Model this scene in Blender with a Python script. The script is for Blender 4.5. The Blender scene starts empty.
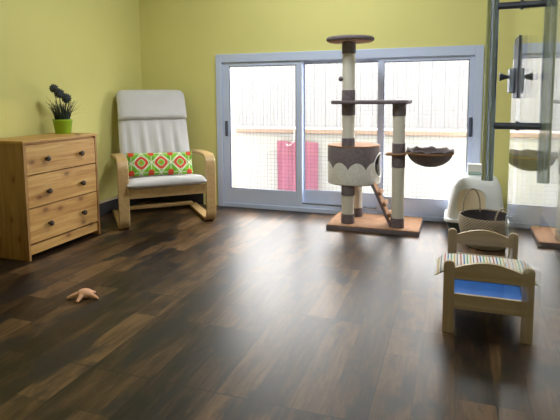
import bpy, bmesh, math, random
from mathutils import Vector, Matrix, noise as mnoise
random.seed(7)
C = bpy.context.scene
COL = C.collection
PI = math.pi

# ---------------------------------------------------------------- camera, sky, light, exposure
cam_d = bpy.data.cameras.new('camera'); cam = bpy.data.objects.new('camera', cam_d); COL.objects.link(cam)
YAW, PITCH, ROLL, F_PX, CY = 0.336, 0.101, -0.007, 501.1, 145.5
fwd = Vector((-math.sin(YAW)*math.cos(PITCH), math.cos(YAW)*math.cos(PITCH), -math.sin(PITCH)))
rgt = Vector((math.cos(YAW), math.sin(YAW), 0)); upv = rgt.cross(fwd)
r2 = math.cos(ROLL)*rgt + math.sin(ROLL)*upv; u2 = -math.sin(ROLL)*rgt + math.cos(ROLL)*upv
cam.matrix_world = Matrix(((r2.x, u2.x, -fwd.x, 0), (r2.y, u2.y, -fwd.y, 0), (r2.z, u2.z, -fwd.z, 0.952), (0, 0, 0, 1)))
cam_d.sensor_width = 36; cam_d.sensor_fit = 'HORIZONTAL'
cam_d.lens = 36*F_PX/560; cam_d.shift_y = -(210-CY)/560; cam_d.clip_start = 0.02
C.camera = cam

world = bpy.data.worlds.new('sky'); C.world = world; world.use_nodes = True
bg = world.node_tree.nodes['Background']
bg.inputs[0].default_value = (1.0, 0.97, 0.955, 1); bg.inputs[1].default_value = 20.0

def area(name, loc, rot, sx, sy, power, col=(1, 1, 1), portal=False):
    d = bpy.data.lights.new(name, 'AREA'); d.shape = 'RECTANGLE'; d.size = sx; d.size_y = sy
    d.energy = power; d.color = col
    if portal: d.cycles.is_portal = True
    o = bpy.data.objects.new(name, d); COL.objects.link(o); o.location = loc; o.rotation_euler = rot
    return o
area('window_portal', (-0.86, 4.12, 0.66), (-PI/2, 0, 0), 2.1, 1.3, 1, portal=True)
area('room_fill_light', (-0.9, 2.60, 2.44), (0, 0, 0), 0.5, 0.5, 36, (0.93, 0.97, 1.0))  # unseen fill added under the ceiling to brighten walls and window frame
area('hall_fill_light', (-0.3, -0.5, 2.40), (0, 0, 0), 0.5, 0.5, 2.2, (1.0, 0.95, 0.88))  # weak fill added behind the camera for the sides that face it

C.view_settings.view_transform = 'Standard'; C.view_settings.look = 'None'
C.view_settings.gamma = 1; C.view_settings.use_curve_mapping = False
C.view_settings.exposure = 0.0

# ---------------------------------------------------------------- material helpers
class NT:
    def __init__(s, name):
        s.m = bpy.data.materials.new(name); s.m.use_nodes = True
        s.t = s.m.node_tree; s.n = s.t.nodes; s.l = s.t.links
        s.b = s.n['Principled BSDF']; s.out = s.n['Material Output']
    def new(s, typ, **kw):
        x = s.n.new(typ)
        for k, v in kw.items(): setattr(x, k, v)
        return x
    def link(s, a, b): s.l.new(a, b)
    def val(s, x, sock):
        if hasattr(x, 'links'): s.link(x, sock)
        else: sock.default_value = x
    def math(s, op, a, b=0.0, c=None, clamp=False):
        x = s.new('ShaderNodeMath', operation=op); x.use_clamp = clamp
        s.val(a, x.inputs[0]); s.val(b, x.inputs[1])
        if c is not None: s.val(c, x.inputs[2])
        return x.outputs[0]
    def mix(s, f, a, b):
        x = s.new('ShaderNodeMix', data_type='RGBA')
        s.val(f, x.inputs[0])
        for q, k in ((a, 6), (b, 7)):
            if hasattr(q, 'links'): s.link(q, x.inputs[k])
            else: x.inputs[k].default_value = (*q, 1)
        return x.outputs[2]
    def obj(s):
        if not hasattr(s, '_o'): s._o = s.new('ShaderNodeTexCoord').outputs['Object']
        return s._o
    def xyz(s):
        if not hasattr(s, '_x'):
            x = s.new('ShaderNodeSeparateXYZ'); s.link(s.obj(), x.inputs[0]); s._x = x.outputs
        return s._x
    def noise(s, scale, detail=3, rough=.5, vec=None, stretch=(1, 1, 1), dist=0):
        mp = s.new('ShaderNodeMapping'); s.link(vec or s.obj(), mp.inputs[0]); mp.inputs['Scale'].default_value = stretch
        x = s.new('ShaderNodeTexNoise'); s.link(mp.outputs[0], x.inputs['Vector'])
        x.inputs['Scale'].default_value = scale; x.inputs['Detail'].default_value = detail
        x.inputs['Roughness'].default_value = rough; x.inputs['Distortion'].default_value = dist
        return x.outputs[0]
    def ramp(s, f, stops, interp='LINEAR'):
        x = s.new('ShaderNodeValToRGB'); s.link(f, x.inputs[0]); e = x.color_ramp.elements
        x.color_ramp.interpolation = interp
        while len(e) < len(stops): e.new(0.5)
        for i, (p, c) in enumerate(stops): e[i].position = p; e[i].color = (*c, 1)
        return x.outputs[0]
    def bump(s, h, strength=.2, dist=.01):
        x = s.new('ShaderNodeBump'); s.link(h, x.inputs['Height']); x.inputs['Strength'].default_value = strength
        x.inputs['Distance'].default_value = dist; s.link(x.outputs[0], s.b.inputs['Normal'])
    def base(s, c, rough=.5, metal=0, spec=None):
        if hasattr(c, 'links'): s.link(c, s.b.inputs['Base Color'])
        else: s.b.inputs['Base Color'].default_value = (*c, 1)
        s.val(rough, s.b.inputs['Roughness']); s.b.inputs['Metallic'].default_value = metal
        if spec is not None: s.b.inputs['Specular IOR Level'].default_value = spec
        return s.m

def plain(name, c, rough=.5, metal=0, var=.08, scale=12, bump=0, bscale=80, spec=None):
    t = NT(name)
    n = t.noise(scale, 4)
    a = tuple(max(0, x*(1-var)) for x in c); b = tuple(min(1, x*(1+var)) for x in c)
    t.base(t.ramp(n, [(.3, a), (.7, b)]), rough, metal, spec)
    if bump: t.bump(t.noise(bscale, 3), bump, .004)
    return t.m

def wood(name, axis, c_dark, c_mid, c_light, rough=.5, knots=False, scale=1.0):
    t = NT(name)
    st = [14*scale]*3; st[axis] = 0.9*scale
    g = t.noise(2.2, 6, .62, stretch=tuple(st), dist=.6)
    st2 = [60*scale]*3; st2[axis] = 2.0*scale
    f = t.noise(1.6, 4, .6, stretch=tuple(st2))
    v = t.math('ADD', t.math('MULTIPLY', g, .7), t.math('MULTIPLY', f, .3))
    col = t.ramp(v, [(.36, c_dark), (.5, c_mid), (.64, c_light)])
    if knots:
        px, py, pz = t.xyz(); mp = t.new('ShaderNodeCombineXYZ')   # boards seen flat-on: across = x + y, up = z
        t.link(t.math('MULTIPLY', t.math('ADD', px, py), .6 if axis == 1 else 1.0), mp.inputs[0])
        t.link(t.math('MULTIPLY', pz, 1.0 if axis == 1 else .6), mp.inputs[1])
        vo = t.new('ShaderNodeTexVoronoi', voronoi_dimensions='2D'); t.link(mp.outputs[0], vo.inputs['Vector']); vo.inputs['Scale'].default_value = 9.0
        sp = t.new('ShaderNodeSeparateColor'); t.link(vo.outputs['Color'], sp.inputs[0])
        size = t.math('MULTIPLY_ADD', t.math('GREATER_THAN', sp.outputs[0], .45), .14, .001)
        k = t.math('SUBTRACT', 1.0, t.math('DIVIDE', vo.outputs['Distance'], size), clamp=True)
        col = t.mix(t.math('MULTIPLY', t.math('POWER', k, .6), .95), col, (.085, .030, .008))
        halo = t.math('SUBTRACT', 1.0, t.math('DIVIDE', vo.outputs['Distance'], t.math('MULTIPLY', size, 2.6)), clamp=True)
        col = t.mix(t.math('MULTIPLY', halo, .55), col, (.26, .10, .022))
    t.base(col, rough); t.bump(f, .08, .002)
    return t.m

M = {}
M['yellow'] = plain('yellow_wall_paint', (.715, .670, .255), .75, var=.02, scale=2, bump=.05, bscale=120, spec=.25)
M['ceil'] = plain('white_ceiling_paint', (.80, .80, .76), .85, var=.02)
M['hall'] = plain('hall_wall_paint', (.60, .61, .60), .8, var=.03)
M['frame'] = plain('flare_tinted_white_aluminium', (.55, .63, .83), .38, var=.02, scale=6)  # white frame; the bluish window flare is put into its colour
M['skirt'] = plain('dark_skirting', (.022, .020, .024), .5, var=.2)
M['skirt_top'] = plain('pale_skirting_edge', (.62, .54, .38), .5)
M['render'] = plain('white_outdoor_render', (.30, .30, .30), .9, var=.04, scale=5)
M['cream'] = plain('cream_outdoor_reveal', (.30, .27, .21), .9, var=.04)
M['coping'] = plain('beige_coping_stone', (.24, .17, .14), .8, var=.06, scale=20)
M['paving'] = plain('pale_patio_paving', (.45, .44, .42), .9, var=.08)
M['shutter'] = plain('white_ribbed_sheet', (.085, .085, .088), .7, var=.03)
M['net'] = plain('grey_net_cord', (.05, .052, .056), .7)
M['pink'] = plain('pink_towelling', (.44, .165, .25), .95, var=.06, scale=30, bump=.3, bscale=300)
M['wcord'] = plain('white_cord', (.5, .5, .5), .8)
M['darkplastic'] = plain('blue_grey_plastic', (.06, .075, .12), .45)
M['chrome'] = plain('brushed_steel', (.46, .53, .64), .25, 1.0, var=.04, scale=30)
M['steel_dark'] = plain('dark_steel', (.17, .19, .27), .35, .9)
M['knob_wood'] = plain('dark_brown_knob', (.045, .024, .014), .4, var=.2)
M['pine_h'] = wood('pine_boards_lengthwise', 1, (.36, .165, .038), (.52, .285, .082), (.62, .385, .135), .45, knots=True)
M['pine_v'] = wood('pine_boards_upright_shaded', 2, (.25, .115, .032), (.36, .185, .058), (.45, .25, .09), .5, knots=True)  # same pine as the fronts, with the sides' shade put into the colour
M['birch'] = wood('bent_birch', 1, (.49, .315, .135), (.55, .365, .165), (.60, .415, .205), .4)
M['bedpine'] = wood('pale_pine', 0, (.38, .27, .145), (.45, .33, .185), (.52, .40, .24), .5)
M['bedpine_v'] = wood('pale_pine_upright', 2, (.38, .27, .145), (.45, .33, .185), (.52, .40, .24), .5)
M['canvas'] = plain('cream_cotton', (.60, .59, .60), .9, var=.03, scale=9, bump=.12, bscale=220)
M['pot'] = plain('lime_green_glazed_pot', (.30, .52, .02), .3, var=.05)
M['blade'] = plain('dark_green_blades', (.022, .038, .022), .6, var=.5, scale=25)
M['allium'] = plain('dusky_flower_ball', (.050, .062, .062), .8, var=.6, scale=120)
M['soil'] = plain('dark_soil', (.02, .015, .01), .9)
M['star'] = plain('peach_plush', (.72, .40, .24), .9, var=.08, scale=40, bump=.3, bscale=300)
M['sisal'] = None
M['plush'] = plain('taupe_plush', (.16, .13, .14), .95, var=.2, scale=60, bump=.4, bscale=350)
M['tan'] = plain('tan_plush', (.27, .140, .068), .95, var=.16, scale=26, bump=.4, bscale=300)
M['bluesheet'] = plain('blue_cotton_sheet', (.02, .12, .44), .85, var=.12, scale=14, bump=.5, bscale=18)
M['litter_white'] = plain('white_litter_plastic', (.74, .76, .76), .3, var=.02)
M['litter_dark'] = plain('dark_tray_plastic', (.05, .07, .075), .4)
M['flap'] = plain('cream_flap_plastic', (.72, .60, .42), .35, var=.04)
M['carton'] = plain('white_card', (.78, .78, .75), .8, var=.02)
M['green_print'] = plain('green_print', (.10, .36, .26), .8)
M['straw_dark'] = plain('dark_basket_inside', (.07, .06, .065), .9, var=.2, scale=60)  # darker colour for the basket's inner faces
M['rubber'] = plain('black_rubber', (.02, .02, .02), .7)

t = NT('sisal_wound_post')
z = t.xyz()[2]
w = t.math('SINE', t.math('MULTIPLY', z, 2*PI/.007))
t.base(t.mix(t.math('MULTIPLY_ADD', w, .5, .5), (.56, .52, .44), (.72, .69, .62)), .9); t.bump(w, .25, .002)
M['sisal'] = t.m

t = NT('condo_scalloped_plush')
x, y, z = t.xyz()
ang = t.math('ARCTAN2', y, x)
sc = t.math('ABSOLUTE', t.math('SINE', t.math('MULTIPLY_ADD', ang, 4.5, .95)))
zb = t.math('MULTIPLY_ADD', t.math('POWER', sc, .7), .052, .112)
f = t.math('GREATER_THAN', z, zb)
n = t.noise(50, 3)
t.base(t.mix(f, t.ramp(n, [(.3, (.56, .54, .50)), (.7, (.68, .66, .62))]), t.ramp(n, [(.3, (.125, .10, .105)), (.7, (.175, .145, .15))])), .95)
t.bump(t.noise(320, 3), .35, .004); M['condo'] = t.m

t = NT('striped_cotton')
x, y, z = t.xyz()
s = t.math('FRACT', t.math('MULTIPLY_ADD', x, 1/.068, .3))
W = (.70, .67, .62)
st = t.ramp(s, [(0, W), (.12, (.42, .10, .08)), (.20, W), (.32, (.06, .16, .36)), (.40, W), (.52, (.10, .32, .14)), (.60, W), (.72, (.55, .38, .12)), (.80, W), (.90, (.05, .07, .14)), (.96, W)], 'CONSTANT')
t.base(st, .9); M['stripe'] = t.m

t = NT('green_floral_print')
x, y, z = t.xyz()
u = t.math('DIVIDE', x, .148); v = t.math('DIVIDE', z, .150)
def cell(off):
    a = t.math('SUBTRACT', t.math('FRACT', t.math('ADD', u, .5+off)), .5)
    b = t.math('SUBTRACT', t.math('FRACT', t.math('ADD', v, .5+off)), .5)
    return t.math('ABSOLUTE', a), t.math('ABSOLUTE', b)
a, b = cell(0.0)
d = t.math('POWER', t.math('ADD', t.math('POWER', a, 1.4), t.math('POWER', b, 1.4)), 1/1.4)
a2, b2 = cell(.5)
d2 = t.math('SQRT', t.math('ADD', t.math('MULTIPLY', a2, a2), t.math('MULTIPLY', b2, b2)))
G, DG, RD, WH = (.22, .50, .03), (.13, .38, .02), (.62, .07, .025), (.74, .76, .60)
col = t.mix(t.math('GREATER_THAN', t.noise(26, 2), .52), G, DG)
m1 = t.math('ADD', a, b)
lw = t.math('LESS_THAN', t.math('ABSOLUTE', t.math('SUBTRACT', m1, .49)), .035); col = t.mix(lw, col, WH)
cr = t.math('LESS_THAN', t.math('MINIMUM', a2, b2), .02); col = t.mix(t.math('MULTIPLY', cr, .8), col, WH)
col = t.mix(t.math('LESS_THAN', d, .37), col, WH)
col = t.mix(t.math('LESS_THAN', d, .345), col, RD)
col = t.mix(t.math('LESS_THAN', d, .20), col, WH)
col = t.mix(t.math('LESS_THAN', d, .175), col, G)
col = t.mix(t.math('LESS_THAN', d, .05), col, RD)
col = t.mix(t.math('LESS_THAN', d2, .15), col, RD)
t.base(col, .9); M['floral'] = t.m

t = NT('woven_straw')
x, y, z = t.xyz()
ang = t.math('ARCTAN2', y, x)
s1 = t.math('SINE', t.math('MULTIPLY', z, 2*PI/.016)); s2 = t.math('SINE', t.math('MULTIPLY', ang, 46.0))
wv = t.math('MULTIPLY', s1, s2)
n = t.noise(60, 3)
t.base(t.mix(t.math('MULTIPLY_ADD', wv, .35, .5), (.22, .165, .11), t.ramp(n, [(.3, (.42, .34, .25)), (.7, (.58, .49, .37))])), .9)
t.bump(wv, .6, .006); M['straw'] = t.m

# glass: clear pane that mirrors more the flatter it is seen (plain Fresnel)
def glass(name, tint, ior=1.45):
    t = NT(name)
    tr = t.new('ShaderNodeBsdfTransparent'); tr.inputs[0].default_value = (*tint, 1)
    gl = t.new('ShaderNodeBsdfGlossy'); gl.inputs['Roughness'].default_value = 0.0; gl.inputs[0].default_value = (1, 1, 1, 1)
    fr = t.new('ShaderNodeFresnel'); ge = t.new('ShaderNodeNewGeometry')
    t.link(t.math('MULTIPLY_ADD', ge.outputs['Backfacing'], 1/ior-ior, ior), fr.inputs[0])   # the same mirror strength on both faces of the thin pane
    mx = t.new('ShaderNodeMixShader'); t.link(fr.outputs[0], mx.inputs[0]); t.link(tr.outputs[0], mx.inputs[1]); t.link(gl.outputs[0], mx.inputs[2])
    t.n.remove(t.b); t.link(mx.outputs[0], t.out.inputs[0])
    return t.m
M['pane'] = glass('window_pane_glass', (.97, .98, .98))
M['doorglass'] = glass('toughened_door_glass', (.95, .975, .965), 1.5)
t = NT('clear_plastic'); t.base((.85, .9, .9), .1); t.b.inputs['Transmission Weight'].default_value = .7; M['clear'] = t.m

# floor: printed planks running away from the doorway, in tiles with straight joints
t = NT('dark_patchwork_wood_floor')
x, y, z = t.xyz()
PW = .121
cx = t.math('DIVIDE', t.math('ADD', x, .22), PW); cid = t.math('FLOOR', cx)
wn = t.new('ShaderNodeTexWhiteNoise', noise_dimensions='1D'); t.link(cid, wn.inputs['W'])
ry0 = t.math('DIVIDE', t.math('SUBTRACT', y, 2.004), .636)
ry = t.math('ADD', ry0, t.math('DIVIDE', t.math('FLOOR', t.math('MULTIPLY', wn.outputs[0], 3)), 3.0)); rid = t.math('FLOOR', ry)
cv = t.new('ShaderNodeCombineXYZ'); t.link(cid, cv.inputs[0]); t.link(rid, cv.inputs[1])
w2 = t.new('ShaderNodeTexWhiteNoise', noise_dimensions='2D'); t.link(cv.outputs[0], w2.inputs['Vector'])
off = t.new('ShaderNodeVectorMath', operation='MULTIPLY_ADD'); t.link(cv.outputs[0], off.inputs[0]); off.inputs[1].default_value = (3.7, 5.3, 0); t.link(t.obj(), off.inputs[2])
off2 = t.new('ShaderNodeVectorMath', operation='MULTIPLY_ADD'); t.link(cv.outputs[0], off2.inputs[0]); off2.inputs[1].default_value = (.045, .03, 0); t.link(t.obj(), off2.inputs[2])
grain = t.noise(1.0, 6, .65, vec=off.outputs[0], stretch=(46, 4.2, 1), dist=.9)
broad = t.noise(1.0, 4, .6, vec=off.outputs[0], stretch=(9, 2.4, 1), dist=1.2)
blot = t.noise(1.0, 4, .6, vec=off2.outputs[0], stretch=(6.0, 2.6, 1), dist=.25)
tone = t.math('ADD', t.math('MULTIPLY', w2.outputs[0], .24), t.math('ADD', t.math('MULTIPLY', grain, .46), t.math('MULTIPLY', broad, .42)))
col = t.ramp(tone, [(.40, (.006, .004, .003)), (.48, (.024, .0125, .006)), (.58, (.064, .034, .0145)), (.72, (.150, .083, .037))])
dk = t.ramp(blot, [(.50, (0, 0, 0)), (.60, (1, 1, 1))])
dkf = t.math('MULTIPLY', dk, t.math('MULTIPLY_ADD', broad, 1.6, .10), clamp=True)
col = t.mix(dkf, col, (.012, .011, .013))
def line(coord, half):
    f = t.math('ABSOLUTE', t.math('SUBTRACT', t.math('FRACT', t.math('ADD', coord, .5)), .5))
    return t.math('LESS_THAN', f, half)
seam = t.math('MAXIMUM', line(ry0, .0045), line(t.math('DIVIDE', t.math('ADD', x, .22), .605), .004))
thin = t.math('MAXIMUM', line(cx, .012), line(ry, .0035))
col = t.mix(t.math('MULTIPLY', thin, .45), col, (.012, .010, .009))
col = t.mix(t.math('MULTIPLY', seam, .8), col, (.008, .007, .006))
t.base(col, t.math('MULTIPLY_ADD', grain, .12, .32), spec=.36)
hb = t.math('SUBTRACT', t.math('MULTIPLY', grain, .35), seam)
t.bump(hb, .10, .003); M['floor'] = t.m

# ---------------------------------------------------------------- mesh helpers
MW = {}
def finish(bm, name, mat, parent=None, local=False, sharp=38):
    if parent is not None and not local:
        bm.transform(MW[parent.name].inverted())
    bmesh.ops.recalc_face_normals(bm, faces=bm.faces)
    fl = bm.faces.layers.int.get('flat')
    sm = [not (fl is not None and f[fl]) for f in bm.faces]
    me = bpy.data.meshes.new(name); bm.to_mesh(me); bm.free()
    me.set_sharp_from_angle(angle=math.radians(sharp)); me.polygons.foreach_set('use_smooth', sm)
    me.materials.append(mat)
    o = bpy.data.objects.new(name, me); COL.objects.link(o)
    if parent is not None:
        o.parent = parent; MW[o.name] = MW[parent.name].copy()
    else: MW[o.name] = Matrix.Identity(4)
    return o
def tag(o, label, cat, group=None):
    o['label'] = label; o['category'] = cat
    if group: o['group'] = group
    return o
def thing(name, loc, label, cat, rz=0, group=None):
    o = bpy.data.objects.new(name, None); COL.objects.link(o); o.empty_display_size = .1
    o.location = loc; o.rotation_euler = (0, 0, rz)
    MW[o.name] = Matrix.Translation(loc) @ Matrix.Rotation(rz, 4, 'Z')
    return tag(o, label, cat, group)
def struct(o): o['kind'] = 'structure'; return o
def sub_empty(name, parent):
    o = bpy.data.objects.new(name, None); COL.objects.link(o); o.parent = parent; MW[o.name] = MW[parent.name].copy(); o.empty_display_size = .05
    return o
def recenter(o, loc):
    """put a single-mesh thing's origin at its base"""
    o.data.transform(Matrix.Translation(-Vector(loc))); o.location = loc; MW[o.name] = Matrix.Translation(loc); return o

def box(bm, x0, x1, y0, y1, z0, z1, bev=0, seg=2):
    fl = bm.faces.layers.int.get('flat') or bm.faces.layers.int.new('flat'); before = set(bm.faces)
    r = bmesh.ops.create_cube(bm, size=1); vs = r['verts']
    for v in vs:
        v.co = Vector((x0+(v.co.x+.5)*(x1-x0), y0+(v.co.y+.5)*(y1-y0), z0+(v.co.z+.5)*(z1-z0)))
    if bev:
        es = list({e for v in vs for e in v.link_edges})
        bmesh.ops.bevel(bm, geom=es, offset=bev, segments=seg, affect='EDGES', profile=.5)
    new = sorted((f for f in bm.faces if f not in before), key=lambda f: -f.calc_area())
    for i, f in enumerate(new): f[fl] = 1 if i < 6 else 0
def B(*a, **k):
    bm = bmesh.new(); box(bm, *a, **k); return bm
def lathe(bm, prof, c=(0, 0, 0), seg=32, sx=1, sy=1):
    rings = []
    for r, zz in prof:
        if r < 1e-6: rings.append([bm.verts.new((c[0], c[1], c[2]+zz))])
        else: rings.append([bm.verts.new((c[0]+r*sx*math.cos(2*PI*i/seg), c[1]+r*sy*math.sin(2*PI*i/seg), c[2]+zz)) for i in range(seg)])
    for a, b in zip(rings, rings[1:]):
        for i in range(seg):
            j = (i+1) % seg
            if len(a) == 1 and len(b) == 1: continue
            if len(a) == 1: bm.faces.new((a[0], b[j], b[i]))
            elif len(b) == 1: bm.faces.new((a[i], a[j], b[0]))
            else: bm.faces.new((a[i], a[j], b[j], b[i]))
    return rings
def tube(bm, pts, r, seg=8, closed=False, cap=True, sy=1.0):
    pts = [Vector(p) for p in pts]; n = len(pts); rings = []
    rr = r if hasattr(r, '__len__') else [r]*n
    prev = None
    for i, p in enumerate(pts):
        if closed: tg = pts[(i+1) % n]-pts[i-1]
        else: tg = pts[min(i+1, n-1)]-pts[max(i-1, 0)]
        tg.normalize()
        if prev is None:
            a = Vector((0, 0, 1)) if abs(tg.z) < .9 else Vector((1, 0, 0))
            nx = tg.cross(a).normalized()
        else: nx = (prev-tg*prev.dot(tg)).normalized()
        prev = nx; ny = tg.cross(nx)
        rings.append([bm.verts.new(p+rr[i]*(math.cos(2*PI*k/seg)*nx+sy*math.sin(2*PI*k/seg)*ny)) for k in range(seg)])
    m = n if closed else n-1
    for i in range(m):
        a, b = rings[i], rings[(i+1) % n]
        for k in range(seg):
            bm.faces.new((a[k], a[(k+1) % seg], b[(k+1) % seg], b[k]))
    if cap and not closed:
        bm.faces.new(rings[0][::-1]); bm.faces.new(rings[-1])
def rod(bm, p0, p1, r, seg=20, r1=None):
    tube(bm, [p0, p1], [r, r if r1 is None else r1], seg)
def ribbon(bm, path, l0, l1, th, axis='x'):
    """bent-wood strip: path of (b, z) points, extruded from l0 to l1 sideways, thickness th"""
    n = len(path); ring = []
    for i, (b, zz) in enumerate(path):
        a = Vector(path[max(i-1, 0)]); c = Vector(path[min(i+1, n-1)]); tg = (c-a).normalized(); nr = Vector((-tg.y, tg.x))
        p, q = Vector((b, zz))+nr*th/2, Vector((b, zz))-nr*th/2
        e = .004
        ring.append([bm.verts.new(k) for k in ((l0+e, p.x, p.y), (l1-e, p.x, p.y), (l1, p.x-nr.x*e, p.y-nr.y*e), (l1, q.x+nr.x*e, q.y+nr.y*e), (l1-e, q.x, q.y), (l0+e, q.x, q.y), (l0, q.x+nr.x*e, q.y+nr.y*e), (l0, p.x-nr.x*e, p.y-nr.y*e))])
    for a, b in zip(ring, ring[1:]):
        for k in range(8): bm.faces.new((a[k], a[(k+1) % 8], b[(k+1) % 8], b[k]))
    bm.faces.new(ring[0][::-1]); bm.faces.new(ring[-1])
def arc(cx, cz, r, a0, a1, n=8):
    return [(cx+r*math.cos(math.radians(a0+(a1-a0)*i/n)), cz+r*math.sin(math.radians(a0+(a1-a0)*i/n))) for i in range(n+1)]
def rrect(x0, x1, y0, y1, r, n=5):
    out = []
    for cx, cy, a0 in ((x1-r, y1-r, 0), (x0+r, y1-r, 90), (x0+r, y0+r, 180), (x1-r, y0+r, 270)):
        for i in range(n+1):
            a = math.radians(a0+90*i/n); out.append((cx+r*math.cos(a), cy+r*math.sin(a)))
    return out
def loft(bm, levels, cap0=True, cap1=True):
    rings = [[bm.verts.new((px, py, zz)) for px, py in rrect(x0, x1, y0, y1, r)] for zz, x0, x1, y0, y1, r in levels]
    n = len(rings[0])
    for a, b in zip(rings, rings[1:]):
        for i in range(n): bm.faces.new((a[i], a[(i+1) % n], b[(i+1) % n], b[i]))
    if cap0: bm.faces.new(rings[0][::-1])
    if cap1: bm.faces.new(rings[-1])
def prism(bm, outline, y0, y1):
    """closed (x, z) outline extruded in y"""
    a = [bm.verts.new((px, y0, pz)) for px, pz in outline]; b = [bm.verts.new((px, y1, pz)) for px, pz in outline]
    n = len(a)
    bm.faces.new(a); bm.faces.new(b[::-1])
    for i in range(n): bm.faces.new((a[i], b[i], b[(i+1) % n], a[(i+1) % n]))
def pillow(bm, w, h, th, nu=28, nv=16, p=2.6, wr=0.0, seed=0):
    """soft cushion in the local x-z plane, thickness along y"""
    grid = {}
    for s in (1, -1):
        for i in range(nu+1):
            for j in range(nv+1):
                u, v = -1+2*i/nu, -1+2*j/nv
                edge = i in (0, nu) or j in (0, nv)
                if edge and s == -1: grid[s, i, j] = grid[1, i, j]; continue
                e = max(0, (1-abs(u)**p))**.55*max(0, (1-abs(v)**p))**.55
                k = 1-.035*(1-abs(u)**2)*(abs(v) > .0)*abs(v)**3
                k2 = 1-.035*(1-abs(v)**2)*abs(u)**3
                off = wr*mnoise.noise(Vector((u*3+seed, v*3, s*2.0)))*e
                grid[s, i, j] = bm.verts.new((u*w/2*k2, s*(th/2*e+.004*(0 if edge else 1))+off, v*h/2*k))
        for i in range(nu):
            for j in range(nv):
                q = (grid[s, i, j], grid[s, i+1, j], grid[s, i+1, j+1], grid[s, i, j+1])
                bm.faces.new(q if s == 1 else q[::-1])
def cut(o, cutter_bm):
    """subtract a shape from an object's mesh for good; nothing of the cutter stays in the scene"""
    bmesh.ops.recalc_face_normals(cutter_bm, faces=cutter_bm.faces)
    me = bpy.data.meshes.new('c'); cutter_bm.to_mesh(me); cutter_bm.free()
    co = bpy.data.objects.new('c', me); COL.objects.link(co)
    md = o.modifiers.new('b', 'BOOLEAN'); md.operation = 'DIFFERENCE'; md.solver = 'EXACT'; md.object = co
    bpy.context.view_layer.update()
    dg = bpy.context.evaluated_depsgraph_get(); nm = bpy.data.meshes.new_from_object(o.evaluated_get(dg))
    o.modifiers.clear(); old = o.data; nm.name = old.name; o.data = nm
    bpy.data.objects.remove(co); bpy.data.meshes.remove(me)

# ---------------------------------------------------------------- the room
XL, XR, YB, H, YF = -2.655, 0.60, 3.86, 2.5, 0.30
WX0, WX1, WH = -1.91, 0.181, 1.291
struct(finish(B(-3.2, 2.0, -1.6, 4.10, -.10, 0), 'floor', M['floor']))
struct(finish(B(XL-.2, XR+.2, YF-.1, YB+.24, H, H+.1), 'ceiling', M['ceil']))
struct(finish(B(XL-.2, XL, YF-.1, YB+.24, 0, H), 'wall_left', M['yellow']))
struct(finish(B(XR, XR+.2, YF-.1, YB+.24, 0, H), 'wall_right', M['hall']))
bm = bmesh.new()
box(bm, XL, WX0, YB, YB+.24, 0, H); box(bm, WX1, XR, YB, YB+.24, 0, H); box(bm, WX0, WX1, YB, YB+.24, WH, H)
struct(finish(bm, 'wall_back', M['yellow']))
bm = bmesh.new()
box(bm, XL, -.80, YF-.1, YF, 0, H); box(bm, .17, XR, YF-.1, YF, 0, H); box(bm, -.80, .17, YF-.1, YF, 2.10, H)
struct(finish(bm, 'wall_front', M['yellow']))
bm = bmesh.new()
box(bm, -1.6, -1.5, -1.4, YF-.1, 0, H); box(bm, 1.1, 1.2, -1.4, YF-.1, 0, H); box(bm, -1.6, 1.2, -1.5, -1.4, 0, H); box(bm, -1.6, 1.2, -1.5, YF-.1, H, H+.1)
struct(finish(bm, 'wall_hall', M['hall']))
def skirting(name, x0, x1, y0, y1, dx=0, dy=0):
    o = struct(finish(B(x0, x1, y0, y1, 0, .100, bev=.002), name, M['skirt']))
    finish(B(x0, x1, y0, y1, .100, .122, bev=.003), 'skirting_edge', M['skirt_top'], o)
skirting('baseboard_left', XL, XL+.014, YF, YB)
skirting('baseboard_back', XL+.014, -2.06, YB-.014, YB)
skirting('baseboard_right', XR-.014, XR, YF, YB)

# ---------------------------------------------------------------- the sliding window
win = bpy.data.objects.new('window_1', None); COL.objects.link(win); win.location = (-.8645, YB, 0); win['kind'] = 'structure'
MW[win.name] = Matrix.Translation(win.location)
bm = bmesh.new()
y0, y1 = YB-.022, YB+.09
box(bm, WX0, WX0+.054, y0, y1, 0, WH, bev=.004); box(bm, WX1-.056, WX1, y0, y1, 0, WH, bev=.004)
box(bm, WX0+.054, WX1-.056, y0, y1, 1.221, WH, bev=.004)
box(bm, WX0+.054, WX1-.056, y0+.004, y1, 0, .035, bev=.003); box(bm, WX0+.054, WX1-.056, y0+.018, y1, .035, .062, bev=.003); box(bm, WX0+.054, WX1-.056, YB+.030, y1, .062, .088)
finish(bm, 'window_frame', M['frame'], win)
bm = bmesh.new()
box(bm, WX0+.054, WX1-.056, YB-.004, YB+.006, .062, .072, bev=.001); box(bm, WX0+.054, WX1-.056, YB+.012, YB+.018, .062, .072, bev=.001)
finish(bm, 'slide_track', M['chrome'], win)
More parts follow.
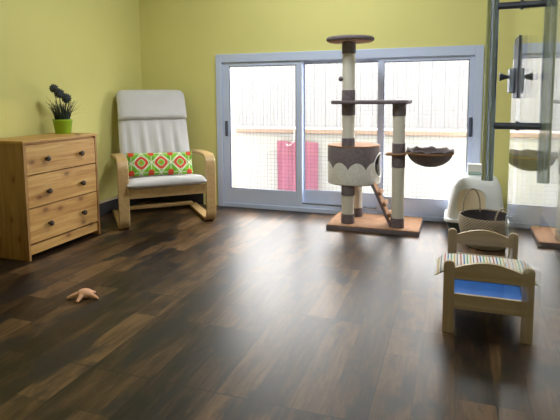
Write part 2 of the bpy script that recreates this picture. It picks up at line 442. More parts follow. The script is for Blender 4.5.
def sash(x0, x1, gx0, gx1, gz0, gz1, z0, z1, ya, yb, handle=None):
    bm = bmesh.new()
    box(bm, x0, gx0, ya, yb, z0, z1, bev=.003); box(bm, gx1, x1, ya, yb, z0, z1, bev=.003)
    box(bm, gx0, gx1, ya, yb, z0, gz0, bev=.003); box(bm, gx0, gx1, ya, yb, gz1, z1, bev=.003)
    o = finish(bm, 'sash', M['frame'], win)
    ym = (ya+yb)/2
    finish(B(gx0-.004, gx1+.004, ym-.003, ym+.003, gz0-.004, gz1+.004), 'pane', M['pane'], o)
    bm = bmesh.new()
    for a, b, c, d in ((gx0, gx0+.005, gz0, gz1), (gx1-.005, gx1, gz0, gz1), (gx0, gx1, gz0, gz0+.005), (gx0, gx1, gz1-.005, gz1)):
        box(bm, a, b, ya+.002, ym-.004, c, d)
    finish(bm, 'gasket', M['steel_dark'], o)
    if handle:
        hx, h0, h1 = handle
        bm = bmesh.new(); box(bm, hx-.013, hx+.013, ya-.008, ya+.002, h0, h1, bev=.006, seg=3); box(bm, hx-.006, hx+.006, ya-.014, ya-.006, h0+.015, h1-.015, bev=.003)
        finish(bm, 'sash_handle', M['darkplastic'], o)
sash(-1.856, -1.158, -1.794, -1.207, .160, 1.188, .036, 1.221, YB-.006, YB+.026, (-1.823, .605, .735))
sash(-1.165, -.514, -1.150, -.559, .172, 1.198, .086, 1.221, YB+.032, YB+.064)
sash(-.556, .125, -.514, .090, .160, 1.192, .036, 1.221, YB-.006, YB+.026, (.108, .640, .780))

# ---------------------------------------------------------------- outside
struct(finish(B(-9, 7, 4.10, 12, -.2, -.10), 'ground_patio', M['paving']))
bm = bmesh.new(); box(bm, -2.9, -1.908, 4.10, 4.24, -.10, 2.6); struct(finish(bm, 'wall_reveal', M['cream']))
bm = bmesh.new(); box(bm, -8, 6, 5.0, 5.2, -.10, .545)
par = struct(finish(bm, 'wall_parapet', M['render']))
finish(B(-8, 6, 4.98, 5.22, .545, .598, bev=.008), 'coping', M['coping'], par)
bm = bmesh.new(); pts = []
x = -9.0
while x < 7:
    pts += [(x, 8.0), (x+.135, 8.0), (x+.150, 8.007), (x+.170, 8.007)]; x += .185
lo = [bm.verts.new((a, b, -.1)) for a, b in pts]; hi = [bm.verts.new((a, b, 1.75)) for a, b in pts]
for i in range(len(pts)-1): bm.faces.new((lo[i], lo[i+1], hi[i+1], hi[i]))
box(bm, -9, 7, 8.04, 8.14, -.1, 1.75); box(bm, -9, 7, 7.98, 8.16, 1.75, 1.79)
struct(finish(bm, 'wall_far', M['shutter'], sharp=20))

bm = bmesh.new(); y = 4.15; r = .0008
n = 64
for i in range(n+1):
    xx = -1.90+i*(2.12/n); box(bm, xx-r, xx+r, y-r, y+r, -.02, 1.42)
for j in range(44):
    zz = -.01+j*.0332; box(bm, -1.905, .225, y-r-.001, y+r-.001, zz-r, zz+r)
o = tag(finish(bm, 'safety_net', M['net']), 'fine square-mesh safety net stretched across the outside of the window', 'net')
# the net's cords end on a thin rail fixed around the opening
bm = bmesh.new()
for a in ((-1.905, .225, 4.135, 4.165, 1.40, 1.425), (-1.905, .225, 4.135, 4.165, -.1, -.015), (.215, .235, 4.135, 4.165, -.1, 1.425)): box(bm, *a)
finish(bm, 'net_rail', M['frame'], o)

tw = thing('towel', (-1.54, 4.97, -.1), 'bright pink towel hanging on the low white wall outside the window', 'towel')
bm = bmesh.new(); nu, nv = 24, 20; g = {}
for i in range(nu+1):
    for j in range(nv+1):
        xx = -1.765+.445*i/nu; zz = -.06+.525*j/nv
        g[i, j] = bm.verts.new((xx, 4.965+.008*math.sin(i*.9)+.006*math.sin(i*.37+j*.3), zz+.006*math.sin(i*.5)))
for i in range(nu):
    for j in range(nv): bm.faces.new((g[i, j], g[i+1, j], g[i+1, j+1], g[i, j+1]))
bmesh.ops.solidify(bm, geom=bm.faces[:], thickness=.008)
finish(bm, 'cloth', M['pink'], tw)
bm = bmesh.new()
tube(bm, [(-1.66, 4.95, .44), (-1.64, 4.94, .425), (-1.61, 4.94, .43), (-1.585, 4.945, .45), (-1.575, 4.95, .50), (-1.57, 4.955, .60)], .0035, 6)
finish(bm, 'hanging_cord', M['wcord'], tw)

# ---------------------------------------------------------------- the glass door standing open beside the camera
dr = bpy.data.objects.new('door_1', None); COL.objects.link(dr); dr.location = (.127, 1.31, 0); dr['kind'] = 'structure'; MW[dr.name] = Matrix.Translation(dr.location)
finish(B(.130, .140, .42, 1.36, .012, 2.06, bev=.0012), 'glass_panel', M['doorglass'], dr)
hd = sub_empty('pull_handle', dr)
HY = 1.207
for sx_ in (-1, 1):
    bm = bmesh.new(); rod(bm, (.129+sx_*.0555, HY, .757), (.129+sx_*.0555, HY, 1.262), .0125, 28)
    finish(bm, 'handle_bar', M['chrome'], hd)
for zz in (.880, 1.140):
    bm = bmesh.new(); rod(bm, (.079, HY, zz), (.191, HY, zz), .0075, 20); finish(bm, 'standoff', M['steel_dark'], hd)
    bm = bmesh.new(); rod(bm, (.127, HY, zz), (.143, HY, zz), .0105, 20); finish(bm, 'collar', M['steel_dark'], hd)
lk = sub_empty('door_lock', dr)
LY = 1.262
bm = bmesh.new(); box(bm, .1262, .1305, LY-.062, LY+.030, .940, 1.076, bev=.0015); box(bm, .1395, .1438, LY-.062, LY+.030, .940, 1.076, bev=.0015)
finish(bm, 'lock_plate', M['steel_dark'], lk)
bm = bmesh.new(); box(bm, .115, .1265, LY-.014, LY+.040, .952, 1.008, bev=.002); box(bm, .1435, .155, LY-.014, LY+.040, .952, 1.008, bev=.002)
finish(bm, 'lock_case', M['chrome'], lk)
for s, mt in ((-1, 'steel_dark'), (1, 'chrome')):
    bm = bmesh.new(); cx = .135
    tube(bm, [(cx+s*.0195, LY+.01, .989), (cx+s*.024, LY+.01, .989), (cx+s*.030, LY+.01, .989), (cx+s*.038, LY+.01, .989), (cx+s*.040, LY+.01, .989)], [.004, .004, .006, .0095, .008], 16)
    finish(bm, 'lock_knob', M[mt], lk)
bm = bmesh.new(); rod(bm, (.135, 1.366, .597), (.135, 1.366, .648), .0055, 12); box(bm, .128, .142, 1.350, 1.368, .600, .645, bev=.002)
finish(bm, 'edge_glint', M['clear'], dr)  # clear piece added to stand for a glint on the glass edge
dr.rotation_euler.z = -.010   # the door does not stand quite square to the room

# ---------------------------------------------------------------- chest of drawers
DX, DY0, DY1, DZ = -2.303, 2.183, 2.802, .70
ch = thing('chest_of_drawers', (-2.453, 2.49, 0), 'pine three-drawer chest with dark knobs standing against the left wall', 'chest of drawers')
XB = -2.618
finish(B(XB, DX, DY0, DY0+.017, 0, .683, bev=.0015), 'side_panel', M['pine_v'], ch)
finish(B(XB, DX, DY1-.017, DY1, 0, .683, bev=.0015), 'side_panel', M['pine_v'], ch)
finish(B(XB, DX+.002, DY0-.003, DY1+.003, .683, DZ, bev=.003), 'top', M['pine_h'], ch)
finish(B(XB+.004, XB+.010, DY0+.017, DY1-.017, .05, .683), 'back_panel', M['pine_v'], ch)
pts = [(DY0+.017, .085), (DY1-.017, .085), (DY1-.017, .028)]  + [(DY0+.017, .028)]
bm = bmesh.new(); a = [bm.verts.new((DX-.012, p, q)) for p, q in pts]; b = [bm.verts.new((DX-.030, p, q)) for p, q in pts]
bm.faces.new(a); bm.faces.new(b[::-1])
for i in range(len(a)): bm.faces.new((a[i], b[i], b[(i+1) % len(a)], a[(i+1) % len(a)]))
finish(bm, 'plinth', M['pine_h'], ch)
finish(B(DX-.030, DX-.014, DY0+.017, DY1-.017, .664, .683), 'top_rail', M['pine_h'], ch)
for z0, z1, kz in ((.095, .300, .189), (.306, .494, .386), (.500, .668, .582)):
    dw = finish(B(DX-.020, DX-.002, DY0+.020, DY1-.020, z0, z1, bev=.0025), 'drawer', M['pine_h'], ch)
    for ya in (DY0+.026, DY1-.038): finish(B(XB+.02, DX-.020, ya, ya+.012, z0+.02, z1-.03), 'drawer_side', M['pine_h'], dw)
    for ky in (2.347, 2.637):
        bm = bmesh.new()
        prof = [(0, 0), (.0085, 0), (.0075, .006), (.0085, .010), (.0150, .015), (.0175, .021), (.0150, .027), (.008, .030), (0, .0305)]
        lathe(bm, prof, seg=18); bm.transform(Matrix.Translation((DX-.002, ky, kz)) @ Matrix.Rotation(PI/2, 4, 'Y'))
        finish(bm, 'knob', M['knob_wood'], dw)

# ---------------------------------------------------------------- potted plant on the chest
PX, PY = -2.515, 2.727
pl = thing('potted_plant', (PX, PY, DZ), 'lime green pot with grassy leaves and three dark ball flowers on the pine chest', 'plant')
bm = bmesh.new()
lathe(bm, [(0, .0), (.047, 0), (.050, .003), (.062, .084), (.065, .087), (.065, .096), (.061, .097), (.058, .092), (.056, .078), (0, .078)], (PX, PY, DZ), 36)
finish(bm, 'pot', M['pot'], pl)
bm = bmesh.new(); lathe(bm, [(0, .088), (.04, .086), (.056, .078)], (PX, PY, DZ), 24); finish(bm, 'soil', M['soil'], pl)
bm = bmesh.new(); rnd = random.Random(3)
def blade(bm, base, ang, lean, ln, wd):
    d = Vector((math.cos(ang), math.sin(ang), 0)); sd = Vector((-d.y, d.x, 0)); prev = None
    for k in range(7):
        s = k/6; th = lean*s
        p = Vector(base)+d*(ln*s*math.sin(lean*.35+th*.65))+Vector((0, 0, ln*s*math.cos(lean*.35+th*.65)))
        hw = wd*(1-s**1.6)*.5+.0003
        cur = [bm.verts.new(p-sd*hw), bm.verts.new(p+d*.0012), bm.verts.new(p+sd*hw)]
        if prev:
            bm.faces.new((prev[0], prev[1], cur[1], cur[0])); bm.faces.new((prev[1], prev[2], cur[2], cur[1]))
        prev = cur
for i in range(150):
    a = rnd.uniform(0, 2*PI); rr = .046*math.sqrt(rnd.random())
    blade(bm, (PX+rr*math.cos(a), PY+rr*math.sin(a), DZ+.08), a+rnd.uniform(-.7, .7), rnd.uniform(.03, .5), rnd.uniform(.07, .160), rnd.uniform(.005, .009))
# a few long arching blades, along the wall and away from it
for a, le, ln in ((-PI/2, .55, .20), (-PI/2-.2, .75, .17), (PI/2, 1.25, .22), (PI/2-.15, 1.05, .19), (PI/2-.5, 1.3, .17), (-PI/2+.5, 1.1, .15), (.2, .8, .16)):
    blade(bm, (PX+.02*math.cos(a), PY+.03*math.sin(a), DZ+.08), a, le, ln, .008)
finish(bm, 'leaves', M['blade'], pl)
for yy, zz, rr in ((2.664, 1.003, .031), (2.709, .970, .035), (2.772, .938, .036)):
    bm = bmesh.new(); tube(bm, [(PX, PY+(yy-PY)*.2, DZ+.07), (PX, PY+(yy-PY)*.5, DZ+.16), (PX, yy, zz-rr*.5)], .0022, 6)
    st = finish(bm, 'stem', M['blade'], pl)
    bm = bmesh.new(); bmesh.ops.create_icosphere(bm, subdivisions=2, radius=rr*.84)
    dirs = [v.co.normalized() for v in bm.verts]
    for d in dirs:
        d = (d+Vector((rnd.uniform(-.1, .1), rnd.uniform(-.1, .1), rnd.uniform(-.1, .1)))).normalized()
        q = d.orthogonal().normalized(); s = d.cross(q); tip = d*rr*1.02; mid = d*rr*.92
        vs = [bm.verts.new(mid+q*.005), bm.verts.new(mid+s*.005), bm.verts.new(mid-q*.005), bm.verts.new(mid-s*.005)]
        c0 = bm.verts.new(tip); c1 = bm.verts.new(d*rr*.65)
        for k in range(4): bm.faces.new((vs[k], vs[(k+1) % 4], c0)); bm.faces.new((vs[(k+1) % 4], vs[k], c1))
    bm.transform(Matrix.Translation((PX, yy, zz)))
    finish(bm, 'flower_head', M['allium'], st)

# ---------------------------------------------------------------- armchair (local axes: x sideways, y towards its back)
AX, AY = -1.950, 3.115
AR = math.atan2(.669, .743)
ac = thing('armchair', (AX, AY, 0), 'bentwood armchair with cream high-back cushion in the corner by the window', 'armchair', AR)
T = .024
path = [(.625, T/2), (.09, T/2)] + arc(.075, .075+T/2, .075, 270, 180)[0:] + [(0, .20), (0, .35)] + arc(.075, .428, .075, 180, 95) + [(.20, .505), (.40, .497), (.56, .482)] + arc(.56, .462, .020, 90, 20, 3)
for l0, l1 in ((-.346, -.272), (.280, .354)):
    bm = bmesh.new(); ribbon(bm, path, l0, l1, T); finish(bm, 'arm_frame', M['birch'], ac, local=True)
bm = bmesh.new(); box(bm, -.272, .280, -.010, .012, .226, .296, bev=.004); finish(bm, 'front_rail', M['birch'], ac, local=True)
bm = bmesh.new(); box(bm, -.300, .308, .555, .620, T, T+.022, bev=.004); finish(bm, 'rear_stretcher', M['birch'], ac, local=True)
seatpath = [(-.01, .312), (.10, .292), (.25, .262), (.36, .245)] + arc(.365, .325, .080, 270, 330, 6) + [(.465, .40), (.54, .60), (.62, .80), (.665, .925)]
for l0, l1 in ((-.245, -.195), (.205, .255)):
    bm = bmesh.new(); ribbon(bm, seatpath, l0, l1, .018); finish(bm, 'seat_rail', M['birch'], ac, local=True)
for ya, za in ((.625, .80), (.515, .49)): finish(B(-.245, .255, ya, ya+.02, za, za+.05, bev=.004), 'back_slat', M['birch'], ac, local=True)
# cushion: centre line with sideways profile; front face carries soft upright folds
def smooth_path(pts, n):
    out = []; m = len(pts)
    for i in range(m-1):
        p0, p1, p2, p3 = (Vector(pts[max(i-1, 0)]), Vector(pts[i]), Vector(pts[i+1]), Vector(pts[min(i+2, m-1)]))
        for k in range(n):
            s = k/n
            out.append(.5*((2*p1)+(-p0+p2)*s+(2*p0-5*p1+4*p2-p3)*s*s+(-p0+3*p1-3*p2+p3)*s**3))
    out.append(Vector(pts[-1])); return out
def pad(bm, pts, half, th, fold, n=8, nl=34, bend=0.0, cx=-.004):
    cl = smooth_path(pts, n); L = len(cl); rows = []
    for i, p in enumerate(cl):
        tg = (cl[min(i+1, L-1)]-cl[max(i-1, 0)]).normalized(); nr = Vector((-tg.y, tg.x)); s = i/(L-1)
        endk = min(1, (min(s, 1-s)/.05+.02))**.5
        hw = half(s); ring = []
        for side in (1, -1):
            for k in range(nl+1):
                u = -1+2*k/nl if side == 1 else 1-2*k/nl
                if side == -1 and k in (0, nl): continue
                e = max(0, 1-abs(u)**8)**.5*endk
                d = side*th/2*e
                if side == 1: d += fold(s, u)*e
                d += bend*(u*u)
                q = p+nr*d
                ring.append(bm.verts.new((cx+u*hw, q.x, q.y)))
        rows.append(ring)
    m = len(rows[0])
    for a, b in zip(rows, rows[1:]):
        for k in range(m): bm.faces.new((a[k], a[(k+1) % m], b[(k+1) % m], b[k]))
    bm.faces.new(rows[0][::-1]); bm.faces.new(rows[-1])
def folds(s, u):
    if s < .35: return .004*math.sin(u*4+s*20)
    k = min(1, (s-.35)/.15)*min(1, max(0, (.80-s)/.15+.25))
    return k*(.0060*math.sin(u*19+1.3*math.sin(s*9)+.7)+.0035*math.sin(u*33+s*7))
def halfw(s): return .292-.022*s if s > .42 else .283
cush = [(-.050, .322), (.02, .334), (.15, .316), (.30, .286), (.385, .288), (.435, .345), (.50, .52), (.575, .72), (.645, .90), (.680, .950)]
bm = bmesh.new(); pad(bm, cush, halfw, .062, folds); finish(bm, 'seat_cushion', M['canvas'], ac, local=True, sharp=60)
bm = bmesh.new()
pad(bm, [(.712, .900), (.708, .945), (.682, .972), (.650, .963), (.612, .915), (.572, .835), (.546, .765)], lambda s: .273, .056, lambda s, u: .008*math.sin(PI*s)+.003*math.sin(u*7+s*5), nl=30)
hp = finish(bm, 'head_pillow', M['canvas'], ac, local=True, sharp=60)

cu = Matrix.Translation((AX, AY, 0)) @ Matrix.Rotation(AR, 4, 'Z') @ Matrix.Translation((.002, .325, .422)) @ Matrix.Rotation(math.radians(-20), 4, 'X') @ Matrix.Rotation(math.radians(1.5), 4, 'Y')
bm = bmesh.new(); pillow(bm, .515, .185, .100, wr=.008)
o = finish(bm, 'lumbar_cushion', M['floral']); o.matrix_world = cu; MW[o.name] = cu
tag(o, 'green lumbar cushion with red ring flowers lying across the cream armchair', 'cushion')

# ---------------------------------------------------------------- cat tree
TX, TY = -.708, 3.494
ct = thing('cat_tree', (-.525, 3.60, 0), 'tall cat tree with cream rope posts and taupe plush in front of the window', 'cat tree')
bs = finish(B(-.843, -.205, 3.392, 3.808, 0, .027, bev=.002), 'base', M['plush'], ct)
finish(B(-.841, -.207, 3.394, 3.806, .027, .034, bev=.003), 'base_carpet', M['tan'], bs)
def seg(bm, x, y, z0, z1, r): lathe(bm, [(0, z0), (r-.003, z0), (r, z0+.003), (r, z1-.003), (r-.003, z1), (0, z1)], (x, y, 0), 32)
def post(x, y, r, rope, caps):
    bm = bmesh.new()
    for z0, z1 in rope: seg(bm, x, y, z0, z1, r)
    p = finish(bm, 'post', M['sisal'], ct)
    for z0, z1 in caps:
        bm = bmesh.new(); seg(bm, x, y, z0, z1, r+.0035); finish(bm, 'post_cuff', M['plush'], p)
post(TX, TY, .044, [(.034, 1.318)], [(.034, .102), (.235, .306), (.560, .645), (.805, .884), (.909, .981), (1.232, 1.318)])
post(-.684, 3.715, .040, [(.034, .306)], [(.034, .100)])
post(-.357, 3.482, .042, [(.034, .884)], [(.034, .100), (.452, .618), (.803, .884)])
# hut
KX, KY, KZ = -.692, 3.622, .306
bm = bmesh.new()
lathe(bm, [(.150, .010), (.150, .262), (0, .262)], (KX, KY, KZ), 48)   # inner faces
bm2 = None
bm.free()
bm = bmesh.new()
hk = [(0, 0), (.180, 0), (.188, .008), (.188, .262), (.183, .272), (0, .272)]
lathe(bm, hk, (KX, KY, KZ), 64, 1.02, .96)
condo = finish(bm, 'hut', M['condo'], ct)
condo.location = Vector((KX, KY, KZ))-ct.location; condo.data.transform(Matrix.Translation(-condo.location)); MW[condo.name] = Matrix.Translation((KX, KY, KZ))
bpy.context.view_layer.update()
bm = bmesh.new(); lathe(bm, [(0, .012), (.174, .012), (.174, .258), (0, .258)], (KX, KY, KZ), 48, 1.02, .96); cut(condo, bm)
HA = math.radians(-4)
bm = bmesh.new(); lathe(bm, [(0, .10), (.088, .10), (.088, .30), (0, .30)], seg=32)
bm.transform(Matrix.Translation((KX, KY, KZ+.138)) @ Matrix.Rotation(HA, 4, 'Z') @ Matrix.Rotation(PI/2, 4, 'Y')); cut(condo, bm)
condo.data.polygons.foreach_set('use_smooth', [True]*len(condo.data.polygons)); condo.data.set_sharp_from_angle(angle=math.radians(38))
bm = bmesh.new(); pts = []
for i in range(40):
    a = 2*PI*i/40; ty = .088*math.cos(a); tz = .088*math.sin(a); tx = math.sqrt(max(0, .187**2-ty**2))
    pts.append(Matrix.Rotation(HA, 4, 'Z') @ Vector((tx*1.0, ty, tz)))
tube(bm, [Vector((KX+p.x*1.02, KY+p.y*.97, KZ+.138+p.z)) for p in pts], .006, 8, closed=True); finish(bm, 'entrance_trim', M['carton'], condo)
bm = bmesh.new(); lathe(bm, [(0, .272), (.184, .272), (.187, .276), (.184, .281), (0, .281)], (KX, KY, KZ), 64, 1.02, .96); finish(bm, 'hut_roof', M['tan'], condo)
# shelf and top perch
finish(B(-.815, -.290, 3.405, 3.705, .884, .909, bev=.008, seg=3), 'shelf', M['plush'], ct)
bm = bmesh.new(); lathe(bm, [(.100, 1.318), (.158, 1.318), (.166, 1.326), (.166, 1.338), (.158, 1.346), (0, 1.347)], (-.704, 3.515, 0), 56)
pc = finish(bm, 'perch', M['plush'], ct)
bm = bmesh.new(); lathe(bm, [(0, 1.314), (.150, 1.314), (.155, 1.318), (0, 1.320)], (-.704, 3.515, 0), 56); finish(bm, 'perch_underside', M['tan'], pc)
# ladder
ld = sub_empty('ladder', ct)
p0, p1 = Vector((-.532, 3.5, .325)), Vector((-.402, 3.5, .036)); dv = (p1-p0); ln = dv.length; an = math.atan2(dv.z, dv.x)
Lm = Matrix.Translation((p0.x, 3.455, p0.z)) @ Matrix.Rotation(-an, 4, 'Y')
bm = B(0, ln, 0, .125, -.008, .008, bev=.002); bm.transform(Lm); finish(bm, 'ladder_board', M['plush'], ld)
bm = B(0, ln, .004, .121, .008, .0115); bm.transform(Lm); finish(bm, 'ladder_carpet', M['tan'], ld)
for s in (.24, .50, .76):
    bm = B(ln*s-.014, ln*s+.014, 0, .125, .0115, .034, bev=.005); bm.transform(Lm); finish(bm, 'rung', M['tan'], ld)
# hammock bowl on a ring arm
hb = sub_empty('hammock', ct)
BX, BY, BZ = -.152, 3.482, .558
bm = bmesh.new()
circ = [(BX+.148*math.cos(2*PI*i/48), BY+.148*math.sin(2*PI*i/48), BZ) for i in range(48)]
tube(bm, circ, .008, 8, closed=True)
tube(bm, [(-.435, BY-.03, .540), (-.36, BY-.052, .541), (-.305, BY-.035, .548), (BX-.146, BY-.02, BZ)], .008, 8)
tube(bm, [(-.435, BY+.03, .540), (-.36, BY+.052, .541), (-.305, BY+.035, .548), (BX-.146, BY+.02, BZ)], .008, 8)
tube(bm, [(-.435, BY-.03, .540), (-.437, BY, .540), (-.435, BY+.03, .540)], .008, 8)
finish(bm, 'hammock_ring', M['tan'], hb)
bm = bmesh.new(); prof = []
for k in range(10): a = PI/2*k/9; prof.append((.147*math.sin(a), .006-.102*math.cos(a)))
prof += [(.156, .014), (.150, .024), (.138, .018)]
for k in range(8, -1, -1): a = PI/2*k/9; prof.append((.130*math.sin(a), .004-.088*math.cos(a)))
rings = lathe(bm, prof, (BX, BY, BZ), 48)
for ring in rings[9:15]:
    for v in ring:
        a = math.atan2(v.co.y-BY, v.co.x-BX); v.co.z += .006*math.sin(9*a)+.003*math.sin(17*a+1)
finish(bm, 'hammock_bowl', M['plush'], hb)
# hanging toys
tb = sub_empty('toy_ball', ct)
bm = bmesh.new(); bmesh.ops.create_icosphere(bm, subdivisions=3, radius=.017)
for v in bm.verts: v.co *= 1+.12*mnoise.noise(v.co*160)
bm.transform(Matrix.Translation((-.757, 3.46, 1.058))); finish(bm, 'pompom', M['plush'], tb)
bm = bmesh.new(); tube(bm, [(-.757, 3.46, 1.07), (-.757, 3.46, 1.316)], .0012, 6); finish(bm, 'cord', M['wcord'], tb)
bm = bmesh.new(); tube(bm, [(-.512, 3.64, .31), (-.512, 3.638, .18), (-.509, 3.64, .06)], .0018, 6); finish(bm, 'dangling_cord', M['wcord'], ct)

# ---------------------------------------------------------------- litter box, carton, basket
lb = thing('litter_box', (.15, 3.66, 0), 'white hooded cat litter box with dark tray beside the window', 'litter box')
bm = bmesh.new(); loft(bm, [(0, -.015, .310, 3.515, 3.80, .04), (.085, -.035, .330, 3.505, 3.81, .045), (.090, -.035, .330, 3.505, 3.81, .045)]); finish(bm, 'tray', M['litter_dark'], lb)
bm = bmesh.new(); loft(bm, [(.088, -.050, .345, 3.496, 3.825, .05), (.096, -.053, .348, 3.494, 3.827, .05), (.108, -.050, .345, 3.496, 3.825, .05), (.112, -.036, .331, 3.506, 3.815, .05),
    (.24, -.018, .316, 3.516, 3.805, .055), (.335, 0.0, .302, 3.526, 3.79, .06), (.372, .018, .286, 3.542, 3.775, .06), (.392, .045, .260, 3.566, 3.75, .055), (.398, .08, .225, 3.6, 3.72, .05)])
hood = finish(bm, 'hood', M['litter_white'], lb, sharp=50)
bm = bmesh.new(); out = rrect(.028, .205, .130, .318, .06, 7); n_ = len(out)
def ringpts(grow, yy, lean=.10):
    cx_, cz_ = .1165, .224
    return [bm.verts.new((cx_+(p-cx_)*(1+grow), yy+(q-.112)*lean, cz_+(q-cz_)*(1+grow))) for p, q in out]
ra, rb, rc, rd = ringpts(.10, 3.512), ringpts(.10, 3.498), ringpts(0, 3.498), ringpts(0, 3.512)
for A_, B_ in ((ra, rb), (rb, rc), (rc, rd)):
    for i in range(n_): bm.faces.new((A_[i], A_[(i+1) % n_], B_[(i+1) % n_], B_[i]))
finish(bm, 'door_surround', M['litter_white'], hood)
bm = bmesh.new(); f0 = ringpts(0, 3.503); f1 = ringpts(0, 3.510); bm.faces.new(f0); bm.faces.new(f1[::-1])
for i in range(n_): bm.faces.new((f0[i], f0[(i+1) % n_], f1[(i+1) % n_], f1[i]))
finish(bm, 'entry_flap', M['flap'], lb)
cz0 = .398
cn = thing('carton', (.15, 3.64, cz0), 'small white card box with green print standing on the litter box', 'box')
finish(B(.092, .212, 3.615, 3.67, cz0, cz0+.075, bev=.002), 'card_box', M['carton'], cn)
bm = bmesh.new(); rnd = random.Random(5)
box(bm, .096, .208, 3.6138, 3.6155, cz0+.004, cz0+.009)
for i in range(9):
    x0 = .099+i*.0121; box(bm, x0, x0+.006, 3.6138, 3.6155, cz0+.012, cz0+.020+.006*rnd.random())
finish(bm, 'green_print', M['green_print'], cn)

KX2, KY2 = .203, 3.322
wb = thing('woven_basket', (KX2, KY2, 0), 'round woven straw basket with two loop handles behind the small bed', 'basket')
def bring(bm, prof, seg=64):
    return lathe(bm, prof, (KX2, KY2, 0), seg)
bm = bmesh.new(); prof = [(0, .004), (.118, .004)]
for k in range(13):
    s = k/12; prof.append((.122+.040*math.sin(s*PI*.62)+.004*s, .006+.186*s))
prof += [(.160, .199), (.154, .197)]
for k in range(12, -1, -1):
    s = k/12; prof.append((.110+.040*math.sin(s*PI*.62)+.004*s, .016+.178*s))
prof += [(0, .014)]
rg = bring(bm, prof)
bk = finish(bm, 'basket_body', M['straw'], wb)
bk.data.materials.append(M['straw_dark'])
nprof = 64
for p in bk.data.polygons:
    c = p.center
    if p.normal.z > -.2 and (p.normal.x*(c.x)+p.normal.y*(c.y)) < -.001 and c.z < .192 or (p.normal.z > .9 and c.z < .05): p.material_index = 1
def loop(cx, cy, ang, w, h, z0):
    pts = []
    for i in range(17):
        a = PI*i/16; s = math.cos(a)*w/2; pts.append((cx+math.cos(ang)*s, cy+math.sin(ang)*s, z0+h*math.sin(a)**.8))
    return pts
bm = bmesh.new(); tube(bm, loop(.118, 3.42, .55, .125, .155, .185), .0050, 8); finish(bm, 'basket_handle', M['straw'], wb)
bm = bmesh.new(); tube(bm, loop(.290, 3.225, .75, .125, .075, .185), .0050, 8); finish(bm, 'basket_handle', M['straw'], wb)

# ---------------------------------------------------------------- small bed
bd = thing('doll_bed', (.14, 2.31, 0), 'little pale pine doll-size bed used as a pet bed beside the glass door', 'bed')
def bed_end(name, y, x0, x1, ztop, bz0, bzs, bzt, rail):
    e = sub_empty(name, bd); pw = .042
    for a in (x0, x1-pw):
        bm = bmesh.new(); o_ = [(a, 0), (a+pw, 0)] + [(a+pw/2+pw/2*math.cos(PI*i/12), ztop-.018+.018*math.sin(PI*i/12)) for i in range(13)]
        prism(bm, o_, y-.011, y+.011); bmesh.ops.bevel(bm, geom=[ed for ed in bm.edges if abs(ed.verts[0].co.y-ed.verts[1].co.y) < 1e-5], offset=.003, segments=2, affect='EDGES')
        finish(bm, 'post', M['bedpine_v'], e)
    a, b = x0+pw, x1-pw; n = 16
    bm = bmesh.new(); o_ = [(a, bz0), (b, bz0)] + [(b+(a-b)*i/n, bzs+(bzt-bzs)*math.sin(PI*i/n)) for i in range(n+1)]
    prism(bm, o_, y-.008, y+.008); finish(bm, 'arched_board', M['bedpine'], e)
    if rail: finish(B(a, b, y-.008, y+.008, .103, .164, bev=.003), 'lower_rail', M['bedpine'], e)
bed_end('footboard', 2.04, -.026, .301, .296, .225, .270, .298, True)
bed_end('headboard', 2.58, -.016, .302, .286, .213, .259, .288, True)
for a in (-.016, .277): finish(B(a, a+.018, 2.05, 2.57, .103, .158, bev=.003), 'side_rail', M['bedpine_v'], bd)
for i in range(7): finish(B(.002, .277, 2.08+i*.070, 2.11+i*.070, .112, .120, bev=.001), 'slat', M['bedpine'], bd)
bm = bmesh.new(); nu, nv = 20, 30; g = {}
loft(bm, [(.1202, .008, .271, 2.056, 2.564, .02), (.128, .004, .275, 2.053, 2.567, .025), (.142, .004, .275, 2.053, 2.567, .025), (.150, .010, .269, 2.060, 2.56, .03)])
bmesh.ops.triangulate(bm, faces=[f for f in bm.faces if len(f.verts) > 4])
bl = tag(recenter(finish(bm, 'mattress', M['bluesheet'], sharp=60), (.14, 2.31, .1202)), 'bright blue mattress lying inside the little pine bed', 'mattress')
bm = bmesh.new(); pillow(bm, .375, .21, .050, nu=36, nv=20, p=3.2, wr=.004, seed=4)
bm.transform(Matrix.Rotation(-PI/2, 4, 'X'))
for v in bm.verts:
    v.co.z += .026
    if v.co.x < -.150: v.co.z -= (-.150-v.co.x)*.75
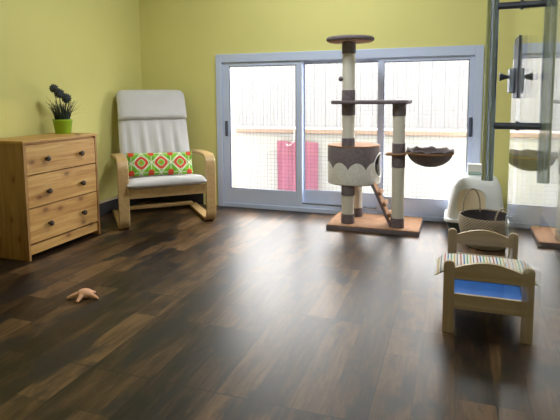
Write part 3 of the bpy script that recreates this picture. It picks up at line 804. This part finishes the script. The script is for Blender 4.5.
sc_ = finish(bm, 'striped_cushion', M['stripe']); sc_.location = (.120, 2.340, .1605); MW[sc_.name] = Matrix.Translation(sc_.location)
tag(sc_, 'flat white cushion with coloured stripes lying across the little pine bed', 'cushion')

# ---------------------------------------------------------------- plush starfish
def fused(bm, voxel, name):
    """one continuous skin over overlapping shapes"""
    bmesh.ops.recalc_face_normals(bm, faces=bm.faces)
    me = bpy.data.meshes.new('c'); bm.to_mesh(me); bm.free(); o = bpy.data.objects.new('c', me); COL.objects.link(o)
    md = o.modifiers.new('r', 'REMESH'); md.mode = 'VOXEL'; md.voxel_size = voxel
    sm = o.modifiers.new('s', 'SMOOTH'); sm.factor = .5; sm.iterations = 6
    bpy.context.view_layer.update()
    nm = bpy.data.meshes.new_from_object(o.evaluated_get(bpy.context.evaluated_depsgraph_get()))
    bpy.data.objects.remove(o); bpy.data.meshes.remove(me)
    out = bmesh.new(); out.from_mesh(nm); bpy.data.meshes.remove(nm); return out
bm = bmesh.new()
bmesh.ops.create_uvsphere(bm, u_segments=24, v_segments=14, radius=1, matrix=Matrix.Translation((0, 0, .027)) @ Matrix.Diagonal((.040, .036, .025, 1)))
for tx, ty, r0, r1 in ((-.068, -.044, .019, .0095), (.010, -.066, .018, .0100), (.078, .000, .019, .0085), (.012, .058, .017, .0085), (-.052, .052, .018, .0090)):
    pts, rs = [], []
    for k in range(9):
        q = k/8; pts.append((tx*q, ty*q, .027*(1-q)**1.2+r1*q+.006*math.sin(PI*q))); rs.append((r0*(1-q)+r1*q)*(1 if k < 8 else .55))
    tube(bm, pts, rs, 12)
    bmesh.ops.create_icosphere(bm, subdivisions=2, radius=r1*.95, matrix=Matrix.Translation(pts[-1]))
sf = finish(fused(bm, .0028, 'starfish_toy'), 'starfish_toy', M['star'], sharp=80); zmin = min(v.co.z for v in sf.data.vertices)
sf.scale = (.92, .92, .84); sf.location = (-1.637, 1.862, -zmin*.84)
tag(sf, 'peach plush starfish toy lying on the dark wooden floor', 'toy')
